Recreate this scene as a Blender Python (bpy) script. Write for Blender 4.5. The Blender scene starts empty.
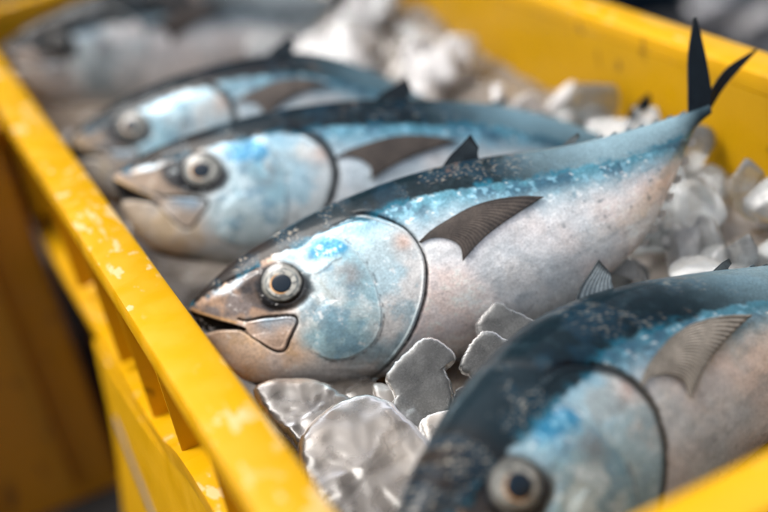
import bpy, math
import numpy as np
from mathutils import Matrix, Vector

# ------------------------------------------------------------------ camera, sky, sun, exposure
scn = bpy.context.scene
COL = scn.collection
H = 0.30                                   # camera height above the crate rim (rim plane is z = 0)

cam_data = bpy.data.cameras.new('camera')
cam = bpy.data.objects.new('camera', cam_data)
COL.objects.link(cam)
cam.matrix_world = Matrix(((0.89071728, 0.34988698, -0.29017552, 0.0),
                           (-0.41033556, 0.34425898, -0.84445869, 0.0),
                           (-0.19556957, 0.87124328, 0.45020849, H),
                           (0, 0, 0, 1)))
cam_data.sensor_width = 36.0
cam_data.lens = 1278.0 / 768.0 * 36.0
cam_data.clip_start = 0.02
cam_data.clip_end = 400.0
cam_data.dof.use_dof = True
cam_data.dof.focus_distance = 0.680
cam_data.dof.aperture_fstop = 2.5
cam_data.dof.aperture_blades = 0
scn.camera = cam

SUN_EL, SUN_AZ = 64.0, 302.0                # azimuth from +Y towards +X
world = bpy.data.worlds.new('World')
scn.world = world
world.use_nodes = True
wn, wl = world.node_tree.nodes, world.node_tree.links
wn.clear()
w_out = wn.new('ShaderNodeOutputWorld')
w_bg = wn.new('ShaderNodeBackground')
w_sky = wn.new('ShaderNodeTexSky')
w_sky.sky_type = 'NISHITA'
w_sky.sun_disc = False
w_sky.sun_elevation = math.radians(SUN_EL)
w_sky.sun_rotation = math.radians(SUN_AZ)
w_sky.air_density = 0.7
w_sky.dust_density = 6.0
w_sky.ozone_density = 0.6
w_hs = wn.new('ShaderNodeHueSaturation')         # thin overcast: the sky is paler than a clear one
w_hs.inputs['Saturation'].default_value = 0.4
wl.new(w_sky.outputs['Color'], w_hs.inputs['Color'])
wl.new(w_hs.outputs['Color'], w_bg.inputs['Color'])
w_bg.inputs['Strength'].default_value = 0.145
wl.new(w_bg.outputs['Background'], w_out.inputs['Surface'])

sun_data = bpy.data.lights.new('sun', 'SUN')
sun_data.energy = 2.0
sun_data.angle = math.radians(28.0)
sun_data.color = (1.0, 0.95, 0.89)
sun = bpy.data.objects.new('sun', sun_data)
COL.objects.link(sun)
_sd = Vector((math.sin(math.radians(SUN_AZ)) * math.cos(math.radians(SUN_EL)),
              math.cos(math.radians(SUN_AZ)) * math.cos(math.radians(SUN_EL)),
              math.sin(math.radians(SUN_EL))))
sun.rotation_euler = _sd.to_track_quat('Z', 'Y').to_euler()
sun.location = _sd * 5

scn.view_settings.view_transform = 'Standard'
scn.view_settings.look = 'None'
scn.view_settings.exposure = 1.15
scn.view_settings.gamma = 1.0
scn.view_settings.use_curve_mapping = False
scn.render.engine = 'CYCLES'
scn.cycles.use_denoising = True
scn.cycles.max_bounces = 10
scn.cycles.transmission_bounces = 8
scn.cycles.caustics_refractive = True
scn.cycles.caustics_reflective = False
scn.cycles.sample_clamp_indirect = 4.0

# ------------------------------------------------------------------ numeric helpers
def lin(r, g, b):
    f = lambda c: (c / 255.0 / 12.92) if c / 255.0 <= 0.04045 else ((c / 255.0 + 0.055) / 1.055) ** 2.4
    return np.array([f(r), f(g), f(b)])

def sstep(a, b, x):
    t = np.clip((x - a) / (b - a), 0, 1)
    return t * t * (3 - 2 * t)

def vnoise(x, y, seed=0):
    xi, yi = np.floor(x).astype(np.int64), np.floor(y).astype(np.int64)
    fx, fy = x - xi, y - yi
    fx, fy = fx * fx * (3 - 2 * fx), fy * fy * (3 - 2 * fy)
    def hsh(i, j):
        n = (i * 374761393 + j * 668265263 + seed * 974634777) & 0x7fffffff
        n = ((n ^ (n >> 13)) * 1274126177) & 0x7fffffff
        n = (n ^ (n >> 16)) & 0xffff
        return n / 65535.0
    a, b = hsh(xi, yi), hsh(xi + 1, yi)
    c, d = hsh(xi, yi + 1), hsh(xi + 1, yi + 1)
    return (a * (1 - fx) + b * fx) * (1 - fy) + (c * (1 - fx) + d * fx) * fy

def fbm(x, y, s, seed=0, octv=4):
    r, amp, tot = 0.0, 1.0, 0.0
    for k in range(octv):
        r = r + amp * vnoise(x / s * 2 ** k + 17.3 * k, y / s * 2 ** k - 9.1 * k, seed + k)
        tot += amp
        amp *= 0.5
    return r / tot                          # 0..1, about 0.5

def smooth_line(pts, n=120, closed=False):
    p = np.array(pts, float)
    if closed:
        q = np.vstack([p[-1], p, p[0], p[1]])
    else:
        q = np.vstack([2 * p[0] - p[1], p, 2 * p[-1] - p[-2]])
    out = []
    segs = len(q) - 3
    for i in range(segs):
        a, b, c, d = q[i:i + 4]
        t = np.linspace(0, 1, 9)[:-1, None]
        out.append(0.5 * ((2 * b) + (c - a) * t + (2 * a - 5 * b + 4 * c - d) * t ** 2 + (3 * b - a - 3 * c + d) * t ** 3))
    out = np.vstack(out + ([] if closed else [q[-2][None]]))
    if closed:
        out = np.vstack([out, out[:1]])
    s = np.concatenate([[0], np.cumsum(np.linalg.norm(np.diff(out, axis=0), axis=1))])
    u = np.linspace(0, s[-1], n + 1 if closed else n)
    r = np.stack([np.interp(u, s, out[:, k]) for k in range(out.shape[1])], 1)
    return r[:-1] if closed else r

def seg_dist(x, y, line, closed=False):
    """distance from points to a polyline"""
    L = np.asarray(line, float)
    if closed:
        L = np.vstack([L, L[:1]])
    d = np.full(x.shape, 1e9)
    for a, b in zip(L[:-1], L[1:]):
        ab = b - a
        t = np.clip(((x - a[0]) * ab[0] + (y - a[1]) * ab[1]) / max(ab @ ab, 1e-9), 0, 1)
        d = np.minimum(d, (x - a[0] - t * ab[0]) ** 2 + (y - a[1] - t * ab[1]) ** 2)
    return np.sqrt(d)

def inside(x, y, poly):
    P = np.asarray(poly, float)
    r = np.zeros(x.shape, bool)
    j = len(P) - 1
    for i in range(len(P)):
        if P[i, 1] != P[j, 1]:
            c = ((P[i, 1] > y) != (P[j, 1] > y)) & (x < (P[j, 0] - P[i, 0]) * (y - P[i, 1]) / (P[j, 1] - P[i, 1]) + P[i, 0])
            r ^= c
        j = i
    return r

def sd_poly(x, y, poly):
    """signed distance, negative inside"""
    d = seg_dist(x, y, poly, True)
    return np.where(inside(x, y, poly), -d, d)

def pchip(xs, ys):
    xs, ys = np.array(xs, float), np.array(ys, float)
    h, dl = np.diff(xs), np.diff(ys) / np.diff(xs)
    m = np.zeros_like(ys)
    m[0], m[-1] = dl[0], dl[-1]
    for i in range(1, len(xs) - 1):
        if dl[i - 1] * dl[i] > 0:
            w1, w2 = 2 * h[i] + h[i - 1], h[i] + 2 * h[i - 1]
            m[i] = (w1 + w2) / (w1 / dl[i - 1] + w2 / dl[i])
    def f(x):
        x = np.clip(x, xs[0], xs[-1])
        i = np.clip(np.searchsorted(xs, x, side='right') - 1, 0, len(xs) - 2)
        t = (x - xs[i]) / h[i]
        return ((1 + 2 * t) * (1 - t) ** 2 * ys[i] + t * (1 - t) ** 2 * h[i] * m[i]
                + t * t * (3 - 2 * t) * ys[i + 1] + t * t * (t - 1) * h[i] * m[i + 1])
    return f

# ------------------------------------------------------------------ the fish, in millimetres
# local frame: x from snout to tail, y dorsal, z towards the flank that faces up out of the crate
UP = pchip([-1.5, 0, 7, 19, 32, 44, 56, 83, 103, 121, 137, 155, 170, 197, 224, 251, 272, 290, 306, 318, 326],
           [-1.8, 0.2, 4.2, 9.4, 14.2, 17.4, 19.6, 23.8, 25.2, 25.4, 25.0, 23.6, 21.8, 16.8, 10.5, 5.2, 2.8, 1.2, 0.2, -0.6, -0.8])
LO = pchip([-1.5, 0, 1.2, 3.5, 8, 14, 22, 32, 44, 58, 72, 84, 98, 120, 141, 165, 185, 210, 230, 252, 264, 275, 286, 297, 305, 316, 326],
           [-2.6, -12, -20, -32, -44, -53, -60, -64.5, -68, -72.5, -76, -78.5, -81, -84, -85, -85.5, -84, -80, -74, -65.5, -58.5, -49.5, -39, -28, -19, -9.5, -6])
WD = pchip([-1.5, 0, 5, 12, 30, 55, 90, 130, 170, 210, 250, 285, 305, 316, 326],
           [0.6, 2.2, 6.5, 10.5, 17.5, 23.5, 30, 34, 35, 31.5, 24, 13.5, 7.0, 4.6, 2.4])

GAP = smooth_line([(-4, -2.6), (3.4, -7.0), (12.7, -14.2), (22.3, -20.8), (26, -24.5), (20, -22.2), (11.2, -19.4), (3.1, -18.4), (-4, -17.5)], 90, True)
MAXI = smooth_line([(25.3, -18.0), (28.7, -20.6), (37.8, -22.0), (45.2, -24.0), (50.4, -25.6), (54.4, -27.6), (54.7, -30.4), (51.8, -33.4), (46.6, -38.5), (43.3, -42.0), (39.8, -42.6), (35.2, -39.5), (30.2, -33.0), (24.4, -25.0), (20.5, -20.4), (21.5, -18.2)], 120, True)
MAXLINE = smooth_line([(21, -21), (25, -25.6), (30.4, -33.0), (35.5, -39.9), (39.8, -43.1), (43.6, -42.5), (47.2, -38.6), (52.3, -33.5), (55.2, -30.5), (54.9, -27.2), (50.4, -25.1), (45.2, -23.6), (37.8, -21.6), (28.7, -20.2), (24.6, -17.6)], 140)
SLIT = smooth_line([(9, -48.5), (13.5, -53.0), (24, -58.2), (36.9, -62.4), (45.0, -65.2), (50, -66.4)], 60)
GILL = smooth_line([(104, 17.5), (109.7, 14.2), (115.9, 10.1), (124.3, 2.9), (129.5, -3.0), (132.5, -9.8), (133.9, -17.4), (133.7, -24.2), (131.3, -32.0), (127.3, -40.5), (122.6, -47.5), (113.5, -58.1), (103.2, -66.6), (92.2, -73.2), (80, -77.2), (66, -76.4)], 160)
CHEEK = smooth_line([(73.2, 7.3), (82.9, 9.6), (92.5, 7.0), (98.6, -1.0), (102.0, -9.3), (103.9, -18.7), (103.6, -31.1), (101.3, -43.7), (96.3, -52.7), (90.0, -57.8), (81.4, -60.4), (72.7, -60.7), (64.6, -57.9), (59.6, -53.4), (55.5, -47.0), (54.2, -39.6), (57.0, -31.5), (63.5, -22.2), (69.5, -9.0)], 160, True)
OPER = smooth_line([(76, 10.6), (88, 13.0), (100, 13.6), (109.7, 12.8), (115.9, 10.1), (124.3, 2.9), (129.5, -3.0), (132.5, -9.8), (133.9, -17.4), (133.7, -24.2), (131.3, -32.0), (127.3, -40.5), (122.6, -47.5), (113.5, -58.1), (103.2, -66.4), (92.2, -72.6), (81, -75.6), (70, -73.0), (62, -63), (58, -45), (62, -25), (68, -5)], 200, True)
EYE_C, EYE_A, EYE_B, EYE_T = np.array([55.0, -7.4]), 12.6, 11.0, math.radians(-14)
DARK = pchip([-2, 4, 12, 24.9, 36, 47.6, 66.6, 86.1, 102.3, 114.9, 131.7, 146.5, 165, 188.6, 207.5, 240, 270, 290, 326],
             [-2, -0.2, 1.5, 4.6, 7.2, 9.2, 11.4, 13.2, 13.4, 11.6, 13.0, 11.0, 7.4, 3.5, -1.0, -6, -10, -11, -4])

def eye_r(x, y):
    c, s = math.cos(EYE_T), math.sin(EYE_T)
    u, v = (x - EYE_C[0]) * c + (y - EYE_C[1]) * s, -(x - EYE_C[0]) * s + (y - EYE_C[1]) * c
    return np.hypot(u / EYE_A, v / EYE_B)

def base_z(x, y):
    u, l, w = UP(x), LO(x), WD(x)
    eta = np.clip(np.abs((y - (u + l) / 2) / np.maximum((u - l) / 2, 1e-3)), 0, 1)
    return w * (1 - eta ** 2.2) ** (1 / 2.2)

def relief(x, y, seed, grooves=True):
    """bumps and grooves (mm) on the flank"""
    r = np.zeros_like(x)
    hd = x < 150
    xx, yy = x[hd], y[hd]
    e = eye_r(xx, yy)
    q = -3.0 * sstep(1.02, 0.80, e)
    q -= 0.8 * np.exp(-((e - 1.38) / 0.16) ** 2) * sstep(4, -8, yy - EYE_C[1] + (xx - EYE_C[0]) * 0.3)
    gk = 1.0 if grooves else 0.0
    dm = seg_dist(xx, yy, MAXLINE)
    q -= gk * 1.8 * np.exp(-(dm / 0.75) ** 2)
    dsl = seg_dist(xx, yy, SLIT)
    q -= 4.0 * np.exp(-(dsl / 1.0) ** 2) * sstep(52, 42, xx)
    dg = seg_dist(xx, yy, GILL)
    q -= gk * 2.4 * np.exp(-(dg / 1.6) ** 2) * sstep(64, 84, xx) * sstep(17.5, 9, yy)
    dk = seg_dist(xx, yy, CHEEK, True)
    # snout ridges and facial bones
    q += 0.9 * (fbm(xx, yy, 16, seed + 3, 3) - 0.5) * sstep(62, 30, xx)
    q -= 1.0 * np.exp(-(seg_dist(xx, yy, [(8, 3.2), (26, 4.4), (44, 5.0)]) / 1.3) ** 2)
    q += 0.8 * np.exp(-(seg_dist(xx, yy, [(10, -2.0), (30, -0.5), (40, 2.0)]) / 2.2) ** 2)
    # branchiostegal folds under the jaw
    q += 0.35 * np.sin((yy + 0.55 * xx) * 0.9) * sstep(-60, -68, yy + 0.1 * (xx - 60)) * sstep(40, 60, xx)
    r[hd] = q
    # muscle striations behind the gill
    st = np.sin((x * 0.75 + y * 0.42 + 6 * fbm(x, y, 22, seed + 8, 2)) * 1.15)
    r += 0.06 * st * sstep(131, 142, x) * sstep(-16, -34, y) * sstep(200, 150, x)
    r += 1.0 * (fbm(x, y, 34, seed + 5, 3) - 0.5) * sstep(0, 40, x)
    return r

def mouth_pinch(x, y):
    m = np.ones_like(x)
    k = x < 40
    m[k] = 1 - 0.80 * sstep(0.6, -0.8, sd_poly(x[k], y[k], GAP))
    return m

def flank(x, y, seed=0, grooves=True):
    """surface height of the flank at lateral position (x, y)"""
    u, l = UP(x), LO(x)
    eta = np.clip(np.abs((y - (u + l) / 2) / np.maximum((u - l) / 2, 1e-3)), 0, 1)
    return base_z(x, y) * mouth_pinch(x, y) + relief(x, y, seed, grooves) * np.sqrt(np.clip(1 - eta ** 2, 0, 1)) * sstep(-1, 6, x)

def mix(a, b, t):
    return a * (1 - t[:, None]) + b * t[:, None]

def skin(x, y, seed, tint=0.0, dshift=0.0, grey=0.0, tone=1.0, gillw=1.0, eye=1.0):
    """pigment of the skin with some painted glints and sheen (linear rgb) and how silvery it is"""
    n1, n2, n3 = fbm(x, y, 26, seed + 20), fbm(x, y, 9, seed + 21), fbm(x, y, 3.0, seed + 22, 3)
    n4 = fbm(x + 0.4 * y, y, 55, seed + 23, 3)
    one = np.ones_like(x)
    jr = np.random.default_rng(seed + 900)
    jx, jy, jo = (0, 0, 0) if seed == 0 else (jr.uniform(-8, 9), jr.uniform(-3, 3), jr.uniform(0, .45))
    # belly and flank: silver, pink towards the tail
    c = mix(np.tile(lin(212, 216, 218), (len(x), 1)), np.tile(lin(234, 216, 208), (len(x), 1)), sstep(0.34, 0.66, n4 + 0.0011 * (x - 160)))
    c = mix(c, np.tile(lin(184, 194, 200), (len(x), 1)), 0.28 * sstep(0.50, 0.70, n2))
    c = mix(c, np.tile(lin(238, 234, 230), (len(x), 1)), 0.5 * sstep(0.55, 0.72, n1))
    strk = fbm(x * 0.5 + y * 0.25, y * 2.6 - x * 0.4, 9, seed + 31, 3)
    c = mix(c, np.tile(lin(150, 158, 162), (len(x), 1)), 0.28 * sstep(0.55, 0.72, strk) * sstep(125, 150, x))
    silver = 0.24 * one
    # small grey spots on the rear flank
    sp = vnoise(x / 4.2, y / 3.2, seed + 40)
    c = mix(c, np.tile(lin(88, 102, 110), (len(x), 1)), 0.6 * sstep(0.80, 0.93, sp) * sstep(170, 215, x) * sstep(-58, -20, y + (x - 200) * 0.3))
    # blue shoulder band below the dark back
    dk = y - DARK(x) + (2.5 + dshift) * sstep(0, 40, x) + 5.0 * (n2 - 0.5) + 3.2 * (n3 - 0.5) + 6.0 * (n1 - 0.5) * sstep(100, 130, x)
    wide = np.interp(x, [0, 100, 120, 160, 220, 326], [5, 7, 13, 12, 11, 9])
    band = sstep(-1.25, -0.2, dk / wide) * sstep(100, 112, x)
    c = mix(c, np.tile(lin(112, 150, 165), (len(x), 1)), 0.85 * sstep(-2.3, -0.6, dk / wide) * sstep(96, 112, x))
    bl = mix(np.tile(lin(50, 110, 128), (len(x), 1)), np.tile(lin(20, 72, 94), (len(x), 1)), sstep(0.4, 0.6, n2))
    bl = mix(bl, np.tile(lin(120, 170, 190), (len(x), 1)), 0.7 * sstep(0.56, 0.70, n3))
    c = mix(c, bl, 0.9 * band)

    h = x < 140                                           # ---------------- head
    X, Y, N1, N2, N3 = x[h], y[h], n1[h], n2[h], n3[h]
    k = lambda *v: np.tile(lin(*v), (len(X), 1))
    ch = c[h]
    inhead = sstep(0.8, -0.8, sd_poly(X, Y, np.vstack([GILL, [(30, -120), (-40, -60), (-40, 40), (90, 40)]])))
    # gill cover: pale grey, pink and blue patches
    op = mix(k(170, 194, 202), k(204, 204, 202), sstep(0.40, 0.62, N1))
    op = mix(op, k(150, 176, 186), 0.65 * sstep(0.50, 0.68, N2))
    op = mix(op, k(196, 160, 142), 0.75 * np.exp(-(np.hypot(X - 127, Y + 10) / 6.5) ** 2))
    op = mix(op, k(150, 122, 92), .7 * jo * sstep(1, .5, np.hypot((X - 110 - jx) / 13, (Y + 8 + jy) / 10) + 2.2 * (N2 - .5)))
    op = mix(op, k(92, 136, 156), 0.8 * sstep(-4, 8, Y + 6 * (N2 - 0.5)))
    ch = mix(ch, op, inhead)
    # lower jaw and throat: warm beige, greyer below
    jw = mix(k(222, 196, 172), k(214, 200, 190), sstep(0.40, 0.60, N1))
    jw = mix(jw, k(220, 184, 140), 0.5 * sstep(0.55, 0.68, N2))
    jw = mix(jw, k(212, 210, 206), sstep(-50, -66, Y + 0.30 * (X - 40) * -1 + 8 * (N2 - 0.5)))
    jaw = sstep(-12, -24, Y + 0.35 * (X - 20) + 4 * (N2 - 0.5)) * sstep(74, 52, X + 6 * (N1 - 0.5))
    jaw = np.maximum(jaw, sstep(-50, -62, Y) * sstep(92, 62, X))
    ch = mix(ch, jw, jaw * inhead)
    # snout: brown and grey mottled bone
    sn = mix(k(164, 138, 118), k(118, 110, 108), sstep(0.42, 0.62, N2))
    sn = mix(sn, k(196, 164, 134), 0.65 * sstep(0.50, 0.66, N1))
    sn = mix(sn, k(150, 172, 186), 0.8 * np.exp(-(seg_dist(X, Y, [(17, 2.0), (24, 0.6), (36, 4.5)]) / 2.6) ** 2) * sstep(0.34, 0.5, N3 + 0.12))  # grey-blue highlight along the snout, painted into the skin
    snm = sstep(-33, -22, Y - 0.12 * (X - 20)) * sstep(66, 48, X + 8 * (N2 - 0.5)) * (1 - jaw * 0.6)
    ch = mix(ch, sn, snm)
    # upper jaw plate
    mx = mix(k(192, 168, 150), k(146, 164, 178), sstep(-36, -24, Y + 10 * (N2 - 0.5)) * sstep(28, 40, X))
    ch = mix(ch, mx, sstep(0.5, -0.8, sd_poly(X, Y, MAXI)))
    # cheek: blue silver
    ck = mix(k(150, 184, 194), k(192, 206, 208), sstep(0.42, 0.60, N1))
    ck = mix(ck, k(112, 152, 172), 0.65 * sstep(0.50, 0.66, N2))
    ck = mix(ck, k(226, 234, 236), 0.8 * sstep(0.60, 0.74, N3) * sstep(0.45, 0.6, N1))
    ck = mix(ck, k(116, 112, 112), 0.75 * np.exp(-(np.hypot((X - 93) / 9, (Y + 16) / 10)) ** 2) * sstep(0.3, 0.55, N2 + 0.1))
    ck = mix(ck, k(38, 122, 158), 0.95 * sstep(1.15, 0.6, np.hypot((X - 84 - jx) / 17, (Y - 3 - jy) / 9.5) + 0.9 * (N2 - 0.5)))
    ck = mix(ck, k(150, 205, 225), 0.6 * sstep(0.58, 0.70, N3) * np.exp(-(np.hypot((X - 84) / 17, (Y - 1) / 13)) ** 2))
    dck = sd_poly(X, Y, CHEEK)
    rear = np.maximum(sstep(80, 98, X), sstep(-42, -56, Y))
    ch = mix(ch, ck, sstep(7.0, -7.0, dck + 9 * (N2 - 0.5)) * (1 - rear) + rear * sstep(1.5, -2.5, dck + 3 * (N3 - 0.5)))
    ch = mix(ch, k(178, 190, 192), 0.35 * np.exp(-((dck + 0.8) / 0.9) ** 2) * sstep(84, 100, X))
    ch = mix(ch, k(70, 76, 80), 0.75 * np.exp(-((dck - 0.5) / 0.6) ** 2) * sstep(0.46, 0.60, N3) * rear)
    # fine vein across the cheek
    ch = mix(ch, k(58, 60, 66), 0.6 * np.exp(-(seg_dist(X + 3 * (N3 - .5), Y + 4 * (N2 - .5), [(70, -9.5), (77, -8.8), (85, -6.0), (92, -6.2)]) / 0.5) ** 2))
    # dark skin round the eye
    er = eye_r(X, Y)
    ed = np.hypot((X - 50) / 20, (Y + 8.6 + 0.25 * (X - 50)) / 13.4)
    ch = mix(ch, mix(k(44, 46, 50), k(86, 76, 70), sstep(0.5, 0.7, N2)), 0.92 * sstep(1.12, 0.86, ed + 0.35 * (N2 - 0.5)))
    ch = mix(ch, k(16, 20, 24), 0.85 * sstep(1.42, 1.10, er + 0.25 * (N2 - 0.5) + 0.16 * sstep(-8, 6, Y + 7.4) - .12 * sstep(55, 46, X)))
    # black membranes: mouth, jaw fold, throat slit, behind the gill cover
    ch = mix(ch, k(10, 12, 14), sstep(1.0, -0.2, sd_poly(X, Y, GAP)))
    ch = mix(ch, k(206, 160, 100), 0.7 * np.exp(-(seg_dist(X, Y, [(1, -3.2), (6, -7.4), (14, -13.2), (22, -18.6)]) / 0.9) ** 2))
    ch = mix(ch, k(12, 13, 15), 0.97 * sstep(1.0, 0.35, seg_dist(X, Y, MAXLINE) + 1.1 * (N2 - 0.45) + .5 * (N3 - .5)))
    ch = mix(ch, k(10, 11, 12), 0.97 * sstep(1.5, 0.8, seg_dist(X, Y, SLIT)) * sstep(48, 43, X))
    ch = mix(ch, k(214, 208, 200), 0.8 * np.exp(-(seg_dist(X, Y, [(12, -56.2), (24, -61.6), (37, -65.6), (46, -68)]) / 1.1) ** 2))
    c[h] = ch
    g = (x > 60) & (x < 150)                              # pigment seam along the gill opening
    dg = seg_dist(x[g], y[g], GILL)
    out = sd_poly(x[g], y[g], OPER)
    c[g] = mix(c[g], np.tile(lin(26, 34, 38), (g.sum(), 1)), 0.93 * sstep(1.7 * gillw, 0.7 * gillw, dg + 1.4 * (n3[g] - .5)) * sstep(-0.4, 0.3, out) * sstep(72, 96, x[g]) * sstep(19, 13, y[g]))
    sv = silver[h]
    sv = sv * (1 - 0.7 * snm) * (1 - 0.55 * jaw)
    silver[h] = sv
    # dark back
    spk = sstep(0.70, 0.86, vnoise(x / 0.95, y / 0.55, seed + 50)) * sstep(0.46, 0.62, n2) * (sstep(118, 80, x) + .6 * sstep(130, 150, x) * sstep(230, 190, x))  # small wet glints painted as pale specks
    bk = mix(np.tile(lin(9, 14, 18), (len(x), 1)), np.tile(lin(16, 32, 42), (len(x), 1)), sstep(0.45, 0.65, n2))
    bk = mix(bk, np.tile(lin(112, 136, 146), (len(x), 1)), 0.8 * sstep(180, 262, x + 30 * (n1 - 0.5)))  # rear back paled: its sky sheen is painted in
    bk = mix(bk, np.tile(lin(172, 160, 142), (len(x), 1)), np.clip(0.55 * spk, 0, 1))
    bk = mix(bk, np.tile(lin(120, 92, 74), (len(x), 1)), 0.75 * sstep(0.56, 0.66, n1) * sstep(0.5, 0.6, n3) * sstep(140, 160, x) * sstep(215, 190, x))
    bk = mix(bk, np.tile(lin(28, 88, 108), (len(x), 1)), 0.8 * np.exp(-((dk - 1.0) / 2.0) ** 2) * sstep(0.45, 0.6, n2))
    m = sstep(-1.2, 1.2, dk)
    c = mix(c, bk, 0.96 * m)
    silver = silver * (1 - m)
    # fine mottling and scale-row flecks everywhere
    f1, f2 = fbm(x + 0.3 * y, y, 4.2, seed + 61, 4), fbm(x, y * 1.3, 1.5, seed + 62, 3)
    amt = np.where(m > .5, .35, 1.0)
    c = c * (1 + amt * (0.20 * (f1 - .5) * 2 + 0.16 * (f2 - .5) * 2))[:, None]
    fl = sstep(.62, .78, f1) * sstep(.5, .62, f2) * (1 - m)
    c = mix(c, np.tile(lin(232, 230, 226), (len(x), 1)), .55 * fl)
    c = mix(c, np.tile(lin(18, 32, 40), (len(x), 1)), .9 * sstep(300, 319, x + 5 * (n2 - .5)))
    lum = (c @ np.array([.2126, .7152, .0722]))[:, None]
    c = (c + grey * (lum - c)) * tone
    if tint:
        t = np.tile(np.array([0.86, 1.0, 1.08]), (len(x), 1))
        c = c * (1 + tint * (t - 1))
    return np.clip(c, 0.004, 0.8), np.clip(silver, 0, 1)

# ------------------------------------------------------------------ mesh and node helpers
def new_mat(name):
    m = bpy.data.materials.new(name)
    m.use_nodes = True
    n, l = m.node_tree.nodes, m.node_tree.links
    n.clear()
    o = n.new('ShaderNodeOutputMaterial')
    b = n.new('ShaderNodeBsdfPrincipled')
    l.new(b.outputs[0], o.inputs['Surface'])
    return m, n, l, b, o

def mk(name, verts, faces, mat=None, parent=None, smooth=True, colors=None):
    """faces: list of index tuples or an (n,4) array"""
    me = bpy.data.meshes.new(name)
    verts = np.asarray(verts, np.float32)
    if isinstance(faces, np.ndarray):
        nf, w = faces.shape
        me.vertices.add(len(verts))
        me.vertices.foreach_set('co', verts.ravel())
        me.loops.add(nf * w)
        me.loops.foreach_set('vertex_index', faces.astype(np.int32).ravel())
        me.polygons.add(nf)
        me.polygons.foreach_set('loop_start', np.arange(0, nf * w, w, dtype=np.int32))
        me.update(calc_edges=True)
        me.validate()
    else:
        me.from_pydata(verts.tolist(), [], faces)
        me.update()
    me.polygons.foreach_set('use_smooth', [smooth] * len(me.polygons))
    if colors is not None:
        a = me.color_attributes.new('skin', 'FLOAT_COLOR', 'POINT')
        a.data.foreach_set('color', np.asarray(colors, np.float32).ravel())
    if mat:
        me.materials.append(mat)
    o = bpy.data.objects.new(name, me)
    COL.objects.link(o)
    if parent:
        o.parent = parent
    return o

def tag(o, label=None, cat=None, group=None, kind=None):
    for key, val in (('label', label), ('category', cat), ('group', group), ('kind', kind)):
        if val:
            o[key] = val
    return o

def empty(name, matrix):
    o = bpy.data.objects.new(name, None)
    o.empty_display_size = 0.02
    COL.objects.link(o)
    o.matrix_world = matrix
    return o

def grid_faces(nu, nv, closed=False):
    i, j = np.meshgrid(np.arange(nu - 1), np.arange(nv if closed else nv - 1), indexing='ij')
    j2 = (j + 1) % nv
    return np.stack([i * nv + j, (i + 1) * nv + j, (i + 1) * nv + j2, i * nv + j2], -1).reshape(-1, 4)

# ------------------------------------------------------------------ fish materials
def skin_material(name, coat, bump, rough):
    m, n, l, b, o = new_mat(name)
    at = n.new('ShaderNodeAttribute'); at.attribute_name = 'skin'
    tc = n.new('ShaderNodeTexCoord')
    nz = n.new('ShaderNodeTexNoise'); nz.inputs['Scale'].default_value = 900; nz.inputs['Detail'].default_value = 4
    nz2 = n.new('ShaderNodeTexNoise'); nz2.inputs['Scale'].default_value = 130; nz2.inputs['Detail'].default_value = 5
    vo = n.new('ShaderNodeTexVoronoi'); vo.inputs['Scale'].default_value = 620
    for t in (nz, nz2, vo):
        l.new(tc.outputs['Object'], t.inputs['Vector'])
    mr = n.new('ShaderNodeMapRange'); mr.inputs['From Min'].default_value = .3; mr.inputs['From Max'].default_value = .7
    mr.inputs['To Min'].default_value = .78; mr.inputs['To Max'].default_value = 1.16
    l.new(nz.outputs['Fac'], mr.inputs['Value'])
    mu = n.new('ShaderNodeMix'); mu.data_type = 'RGBA'; mu.blend_type = 'MULTIPLY'; mu.inputs['Factor'].default_value = 1
    l.new(at.outputs['Color'], mu.inputs[6]); l.new(mr.outputs[0], mu.inputs[7])
    l.new(mu.outputs[2], b.inputs['Base Color'])
    l.new(at.outputs['Alpha'], b.inputs['Metallic'])
    rr = n.new('ShaderNodeMapRange'); rr.inputs['From Min'].default_value = .3; rr.inputs['From Max'].default_value = .7
    rr.inputs['To Min'].default_value = rough - .10; rr.inputs['To Max'].default_value = rough + .12
    l.new(nz2.outputs['Fac'], rr.inputs['Value']); l.new(rr.outputs[0], b.inputs['Roughness'])
    cw = n.new('ShaderNodeMapRange'); cw.inputs['From Min'].default_value = .01; cw.inputs['From Max'].default_value = .18
    cw.inputs['To Min'].default_value = coat * .30; cw.inputs['To Max'].default_value = coat
    l.new(at.outputs['Alpha'], cw.inputs['Value']); l.new(cw.outputs[0], b.inputs['Coat Weight'])
    sw = n.new('ShaderNodeMapRange'); sw.inputs['From Min'].default_value = .01; sw.inputs['From Max'].default_value = .18
    sw.inputs['To Min'].default_value = .03; sw.inputs['To Max'].default_value = .30
    l.new(at.outputs['Alpha'], sw.inputs['Value']); l.new(sw.outputs[0], b.inputs['Specular IOR Level'])
    b.inputs['Coat Roughness'].default_value = .07
    b.inputs['Coat IOR'].default_value = 1.38
    ad = n.new('ShaderNodeMath'); ad.operation = 'MULTIPLY_ADD'; ad.inputs[1].default_value = .35
    l.new(vo.outputs['Distance'], ad.inputs[0]); l.new(nz2.outputs['Fac'], ad.inputs[2])
    bp = n.new('ShaderNodeBump'); bp.inputs['Strength'].default_value = bump; bp.inputs['Distance'].default_value = .0016
    l.new(ad.outputs[0], bp.inputs['Height']); l.new(bp.outputs[0], b.inputs['Normal'])
    bp2 = n.new('ShaderNodeBump'); bp2.inputs['Strength'].default_value = bump * .5; bp2.inputs['Distance'].default_value = .0016
    l.new(nz2.outputs['Fac'], bp2.inputs['Height']); l.new(bp2.outputs[0], b.inputs['Coat Normal'])
    return m

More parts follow.
